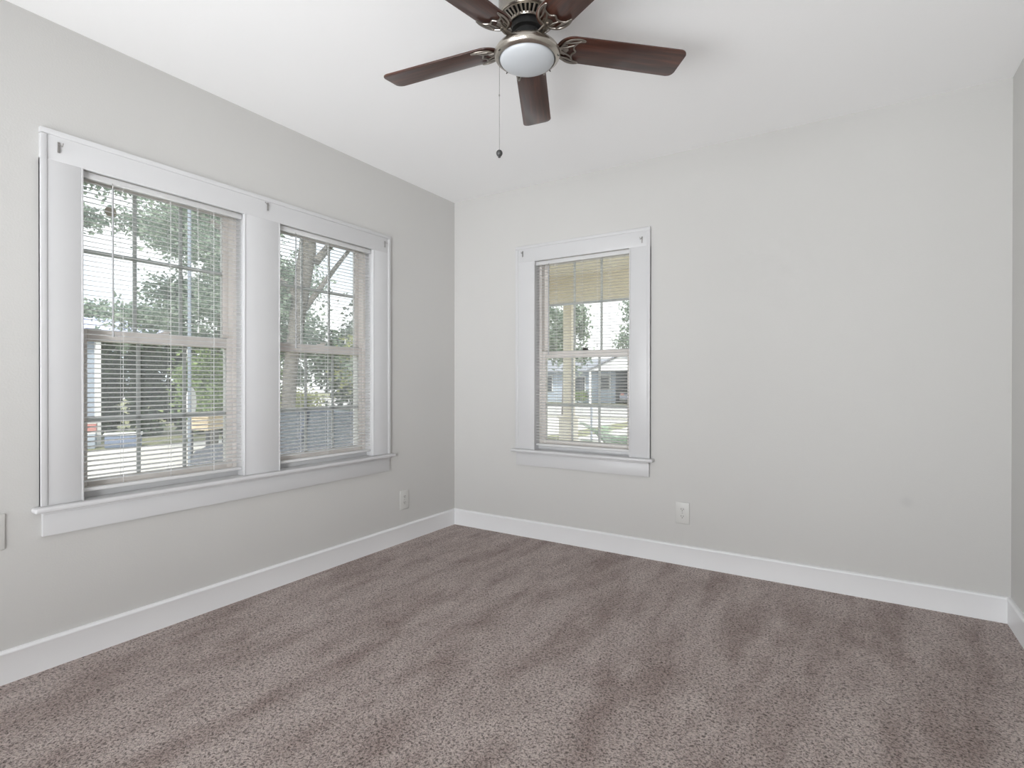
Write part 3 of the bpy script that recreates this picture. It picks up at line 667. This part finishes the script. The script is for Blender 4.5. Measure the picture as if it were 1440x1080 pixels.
bm = new_bm(); add_box(bm, -0.31, 0.31, -0.26, 0.26, 0.40, 0.44, 0.01); obj('box_lid', bm, M['whitepaint'], gx, True)
rc_ = thing('cooler', 'red cooler with white lid sitting on the pale grey utility box', 'cooler', (-15.22, 2.90, GZ+0.44), 1.15)
bm = new_bm(); add_box(bm, -0.32, 0.32, -0.20, 0.20, 0, 0.24, 0.02); obj('cooler_body', bm, M['redcar'], rc_, True)
bm = new_bm(); add_box(bm, -0.33, 0.33, -0.21, 0.21, 0.24, 0.33, 0.02); obj('cooler_lid', bm, M['whitepaint'], rc_, True)
tree('oak_tree', 'large oak with leaning grey trunk behind the right blind, pale leafy crown', 'tree', (-6.12, 2.83, GZ),
     [(0, 0, 0, 0.17), (0.02, 0, 0.9, 0.125), (0.08, 0.02, 2.0, 0.12), (0.22, 0.10, 3.2, 0.14), (0.36, 0.18, 4.2, 0.15), (0.4, 0.2, 5.5, 0.08)],
     [[(0.16, 0.05, 2.9, 0.06), (0.55, 0.6, 3.9, 0.04), (0.9, 1.2, 4.9, 0.025)], [(0.3, 0.12, 3.2, 0.10), (-0.4, -0.5, 4.2, 0.06), (-1.2, -1.2, 5.0, 0.03)], [(0.5, 0.25, 4.0, 0.08), (0.3, 1.4, 5.2, 0.04)]],
     [(-0.7, 0.1, 3.1, 0.9, 0.9, 1.0, 1.3), (-1.3, -0.6, 4.7, 1.5, 1.2, 1.2, 1.8), (0.9, 0.8, 5.4, 1.5, 1.5, 0.9, 1.2), (0.9, 1.3, 2.5, 1.1, 0.9, 0.7, 1.0)], 19000, 0.085, 'leaf_pale', 5)
tree('tree', 'yellow-green tree close outside, filling the top right of the right blind', 'tree', (-3.9, 5.6, GZ),
     [(0, 0, 0, 0.12), (0.1, 0, 1.6, 0.10), (0.2, 0.1, 3.2, 0.07), (0.1, 0.0, 4.8, 0.04)], [],
     [(-0.4, -0.3, 4.4, 1.6, 1.3, 1.2, 2.0), (-1.3, -1.2, 2.3, 1.1, 0.9, 0.7, 1.2), (0.1, -0.6, 2.5, 0.9, 0.8, 0.6, 0.8), (-0.6, -0.8, 3.0, 1.1, 0.9, 0.8, 1.2)], 13000, 0.085, 'leaf_yellow', 8)
tree('tree', 'tall dark green tree standing behind the slate blue car', 'tree', (-9.0, 7.6, GZ),
     [(0, 0, 0, 0.16), (0.1, 0, 2.5, 0.12), (0.2, 0.1, 4.2, 0.07)], [],
     [(0.2, -0.4, 2.3, 2.2, 1.5, 1.5, 2.0), (0, 0, 0.9, 2.2, 1.4, 0.8, 0.9)], 13000, 0.13, 'leaf_dark', 11)
tree('tree', 'tall pale tree beyond the driveway, top of the left blind', 'tree', (-11.5, 4.45, GZ),
     [(0, 0, 0, 0.10), (0.1, 0.1, 2.5, 0.08), (0.2, 0.1, 5.0, 0.05)], [],
     [(0.6, 0.9, 4.0, 1.5, 1.7, 1.6, 1.7), (0.2, -1.4, 5.9, 1.5, 1.9, 0.9, 1.4), (0.5, 1.5, 2.6, 1.0, 1.0, 0.9, 0.9), (-0.2, -0.1, 3.5, 1.5, 1.6, 1.0, 2.4)], 25000, 0.11, 'leaf_pale', 14)
tree('shrub', 'bright green shrub beside the driveway behind the left blind', 'shrub', (-10.6, 3.95, GZ), [(0, 0, 0, 0.05), (0, 0, 1.2, 0.03)], [],
     [(0, 0, 1.7, 0.9, 1.0, 0.9, 1.0), (0.5, 0.9, 1.6, 0.7, 0.8, 0.8, 0.7)], 6500, 0.10, 'leaf_bright', 17)
tree('shrub', 'red flowering shrub at the far left beside the carport', 'shrub', (-16.2, 1.2, GZ), [(0, 0, 0, 0.05), (0, 0, 2.2, 0.03)], [],
     [(0, 0, 2.9, 0.7, 0.8, 0.8, 1.0)], 2600, 0.09, 'leaf_red', 19)
tree('tree', 'distant hazy tree line top left beyond the lavender roof', 'tree', (-27.0, 6.5, GZ), [(0, 0, 0, 0.2), (0, 0, 3, 0.15)], [],
     [(0, -1.5, 4.3, 2, 3.2, 1.5, 1), (0, 3.0, 4.2, 2, 3, 1.3, 1)], 9000, 0.20, 'leaf_pale', 21)
tree('shrub', 'sunlit yellow shrub low behind the right blind, left of the hedge', 'shrub', (-7.9, 4.5, GZ), [(0, 0, 0, 0.04), (0, 0, 0.8, 0.03)], [],
     [(0, 0, 1.15, 0.6, 0.5, 0.45, 1.0)], 2200, 0.08, 'leaf_yellow', 23)
tree('tree', 'feathery tree in front of the house across the street, left of the porch post', 'tree', (-3.9, 9.6, GZ), [(0, 0, 0, 0.12), (0.05, 0, 2.0, 0.09), (0.1, 0, 3.2, 0.05)], [],
     [(0.0, 0, 3.1, 0.75, 0.7, 0.9, 1.0)], 3800, 0.10, 'leaf_pale', 27)
tree('tree', 'rounded green tree right of the porch post, above the far roof', 'tree', (-8.6, 30.0, GZ), [(0, 0, 0, 0.25), (0.05, 0, 3.0, 0.18), (0.1, 0, 4.5, 0.1)], [],
     [(0.3, 0, 5.0, 1.8, 1.8, 2.1, 1.4), (2.4, 0, 3.9, 1.4, 1.4, 0.8, 0.7)], 8500, 0.20, 'leaf_pale', 29)
tree('tree', 'bright yellow-green bush above the far garage, right side of the single window', 'tree', (-7.6, 46.0, GZ), [(0, 0, 0, 0.2), (0.05, 0, 3.0, 0.15)], [],
     [(0.0, 0, 4.1, 2.8, 2, 1.0, 1.0)], 4500, 0.24, 'leaf_yellow', 31)

# grey pole, oval white sign, tan crate
bm = new_bm(); add_tube(bm, [(0, 0, 0), (0, 0, 5.2)], 0.024, 12); add_lathe(bm, [(0, 5.23), (0.03, 5.21), (0.034, 5.18), (0.026, 5.16)], 12)
o = obj('metal_pole', bm, M['pole'], None, True); o.location = (-5.6, 0.88, GZ); tag(o, 'thin grey metal pole standing outside the left blind', 'pole')
sg = thing('oval_sign', 'bright white oval board on a stake by the hedge, seen through the left blind', 'sign', (-9.25, 2.75, GZ), -0.95)
bm = new_bm(); add_prism(bm, [(0.17*math.cos(2*PI*k/24), 0.30*math.sin(2*PI*k/24)) for k in range(24)], -0.02, 0.02, lambda p: Vector((p.x, p.z, p.y+1.40))); obj('board', bm, M['whitepaint'], sg)
bm = new_bm(); add_tube(bm, [(0, 0, 0), (0, 0, 1.15)], 0.02, 8); obj('stake', bm, M['pole'], sg, True)
ct = thing('wooden_crate', 'tan slatted wooden crate raised on dark legs, seen low through the left blind', 'crate', (-8.62, 2.76, GZ), 0.5)
bm = new_bm()
for k in range(4):
    for y in (-0.30, 0.28): add_box(bm, -0.20, 0.20, y, y+0.02, 0.88+k*0.074, 0.945+k*0.074, 0.004)
    for x in (-0.20, 0.18): add_box(bm, x, x+0.02, -0.28, 0.28, 0.88+k*0.074, 0.945+k*0.074, 0.004)
add_box(bm, -0.21, 0.21, -0.31, 0.31, 0.86, 0.88); add_box(bm, -0.21, 0.21, -0.31, 0.31, 1.17, 1.19, 0.003)
obj('slatted_box', bm, M['straw'], ct)
for x in (-0.17, 0.17):
    for y in (-0.27, 0.27): bm = new_bm(); add_box(bm, x-0.025, x+0.025, y-0.025, y+0.025, 0, 0.87, 0.003); obj('leg', bm, M['shade_and_legs'], ct)

# house across the street
hs = thing('house', 'pale blue-grey bungalow across the street with grey roof and white gabled carport', 'house', (-16.0, 38.0, GZ+0.12))
part(hs, 'wall', (-24.5, -13.6, 38.0, 46.0, GZ+0.1, 2.05), M['siding'])
def gable(root, n, x0, x1, y0, y1, ze, zr, m, along='x', th=0.12):
    l = root.location; bm = new_bm()
    if along == 'x': P4 = [((x0, y0, ze), (x1, y0, ze), (x1, (y0+y1)/2, zr), (x0, (y0+y1)/2, zr)), ((x0, y1, ze), (x1, y1, ze), (x1, (y0+y1)/2, zr), (x0, (y0+y1)/2, zr))]
    else: P4 = [((x0, y0, ze), (x0, y1, ze), ((x0+x1)/2, y1, zr), ((x0+x1)/2, y0, zr)), ((x1, y0, ze), (x1, y1, ze), ((x0+x1)/2, y1, zr), ((x0+x1)/2, y0, zr))]
    for P_ in P4:
        a = [bm.verts.new((p[0]-l.x, p[1]-l.y, p[2]-l.z)) for p in P_]; b = [bm.verts.new((p[0]-l.x, p[1]-l.y, p[2]-th-l.z)) for p in P_]
        bm.faces.new(a); bm.faces.new(b[::-1])
        for k in range(4): bm.faces.new((a[k], a[(k+1) % 4], b[(k+1) % 4], b[k]))
    return obj(n, bm, m, root)
gable(hs, 'roof', -25.2, -13.0, 37.3, 46.7, 2.05, 3.15, M['roofgrey'])
gable(hs, 'carport_roof', -15.1, -9.3, 35.6, 44.0, 2.05, 3.35, M['roofgrey'], 'y')
bm = new_bm(); l = hs.location
vs = [bm.verts.new((a-l.x, b-l.y, c-l.z)) for a, b, c in ((-14.95, 35.75, 2.0), (-9.45, 35.75, 2.0), (-12.2, 35.75, 3.18), (-14.95, 35.9, 2.0), (-9.45, 35.9, 2.0), (-12.2, 35.9, 3.18))]
for q in ((0, 1, 2), (5, 4, 3), (0, 3, 4, 1), (1, 4, 5, 2), (2, 5, 3, 0)): bm.faces.new([vs[i] for i in q])
obj('gable_panel', bm, M['whitepaint'], hs)
part(hs, 'carport_back', (-13.6, -9.4, 43.0, 43.2, GZ+0.1, 2.1), M['shade_and_legs'])  # dark tone stands in for shade under the carport roof
part(hs, 'carport_side', (-9.5, -9.3, 37.0, 43.2, GZ+0.1, 2.0), M['siding'])
for x in (-14.85, -9.55): part(hs, 'post', (x-0.07, x+0.07, 35.75, 35.89, GZ+0.1, 2.0), M['whitepaint'])
for (x0, x1, z0, z1) in ((-17.35, -16.3, 0.15, 1.55), (-20.6, -19.4, 0.3, 1.6), (-14.9, -14.1, 0.55, 1.6)):
    fr = part(hs, 'window', (x0-0.08, x1+0.08, 37.93, 38.02, z0-0.08, z1+0.08), M['whitepaint'])
    l = hs.location; bm = new_bm(); add_box(bm, x0-l.x, x1-l.x, 37.90-l.y, 37.94-l.y, z0-l.z, z1-l.z); obj('pane', bm, M['winglass'], fr)
tree('shrub', 'low green shrub against the blue-grey house across the street', 'shrub', (-16.2, 36.4, GZ+0.12), [(0, 0, 0, 0.04), (0, 0, 0.5, 0.03)], [],
     [(0, 0, 0.6, 1.3, 0.5, 0.45, 1.0)], 1500, 0.12, 'leaf_bright', 41)

# two thin white pipe posts by the street
for (x, y, lb) in ((-3.30, 10.0, 'left one of two thin grey pipe posts by the front walk'), (-3.08, 10.02, 'right one of two thin grey pipe posts by the front walk')):
    bm = new_bm(); add_tube(bm, [(0, 0, 0), (0, 0, 1.18)], 0.028, 10); add_lathe(bm, [(0, 1.20), (0.02, 1.195), (0.03, 1.18)], 10)
    o = obj('pipe_post', bm, M['pole'], None, True); o.location = (x, y, GZ); tag(o, lb, 'post', 'pipe posts by the front walk')

# sago palm in front of the porch
pa = thing('sago_palm', 'sago palm with arching feathery fronds outside the single window', 'palm', (-0.42, 4.42, GZ))
bm = new_bm(); add_lathe(bm, [(0, 0.0), (0.15, 0.0), (0.17, 0.2), (0.15, 0.5), (0.10, 0.70), (0, 0.74)], 14)
obj('trunk', bm, M['bark'], pa, True)
rnd = random.Random(77)
for k in range(26):
    a_ = 2*PI*k/26*2.618+rnd.uniform(-0.15, 0.15); lift = rnd.uniform(0.35, 1.35); Lf = rnd.uniform(0.62, 0.82)
    pts = []
    for j in range(12):
        t_ = j/11; rr = Lf*t_*(1-0.18*lift*t_); zz = 0.70+Lf*(lift*t_-0.85*t_*t_*0.75)
        pts.append(Vector((rr*math.cos(a_), rr*math.sin(a_), zz)))
    bm = new_bm(); add_tube(bm, pts, [0.008*(1-0.7*j/11) for j in range(12)], 5)
    sd_ = Vector((-math.sin(a_), math.cos(a_), 0))
    for j in range(1, 34):
        t_ = j/34*11; i = int(t_); p = pts[i].lerp(pts[min(i+1, 11)], t_-i); d = (pts[min(i+1, 11)]-pts[i]).normalized() if i < 11 else (pts[11]-pts[10]).normalized()
        ln = 0.16*math.sin(PI*min(1, (j+3)/38))+0.02
        for s in (-1, 1):
            e = p+(sd_*s+d*0.6+Vector((0, 0, 0.25))).normalized()*ln; w = d*0.0075; bm.faces.new([bm.verts.new(q) for q in (p-w, p+w, e)])
    obj('frond', bm, M['palm'], pa)
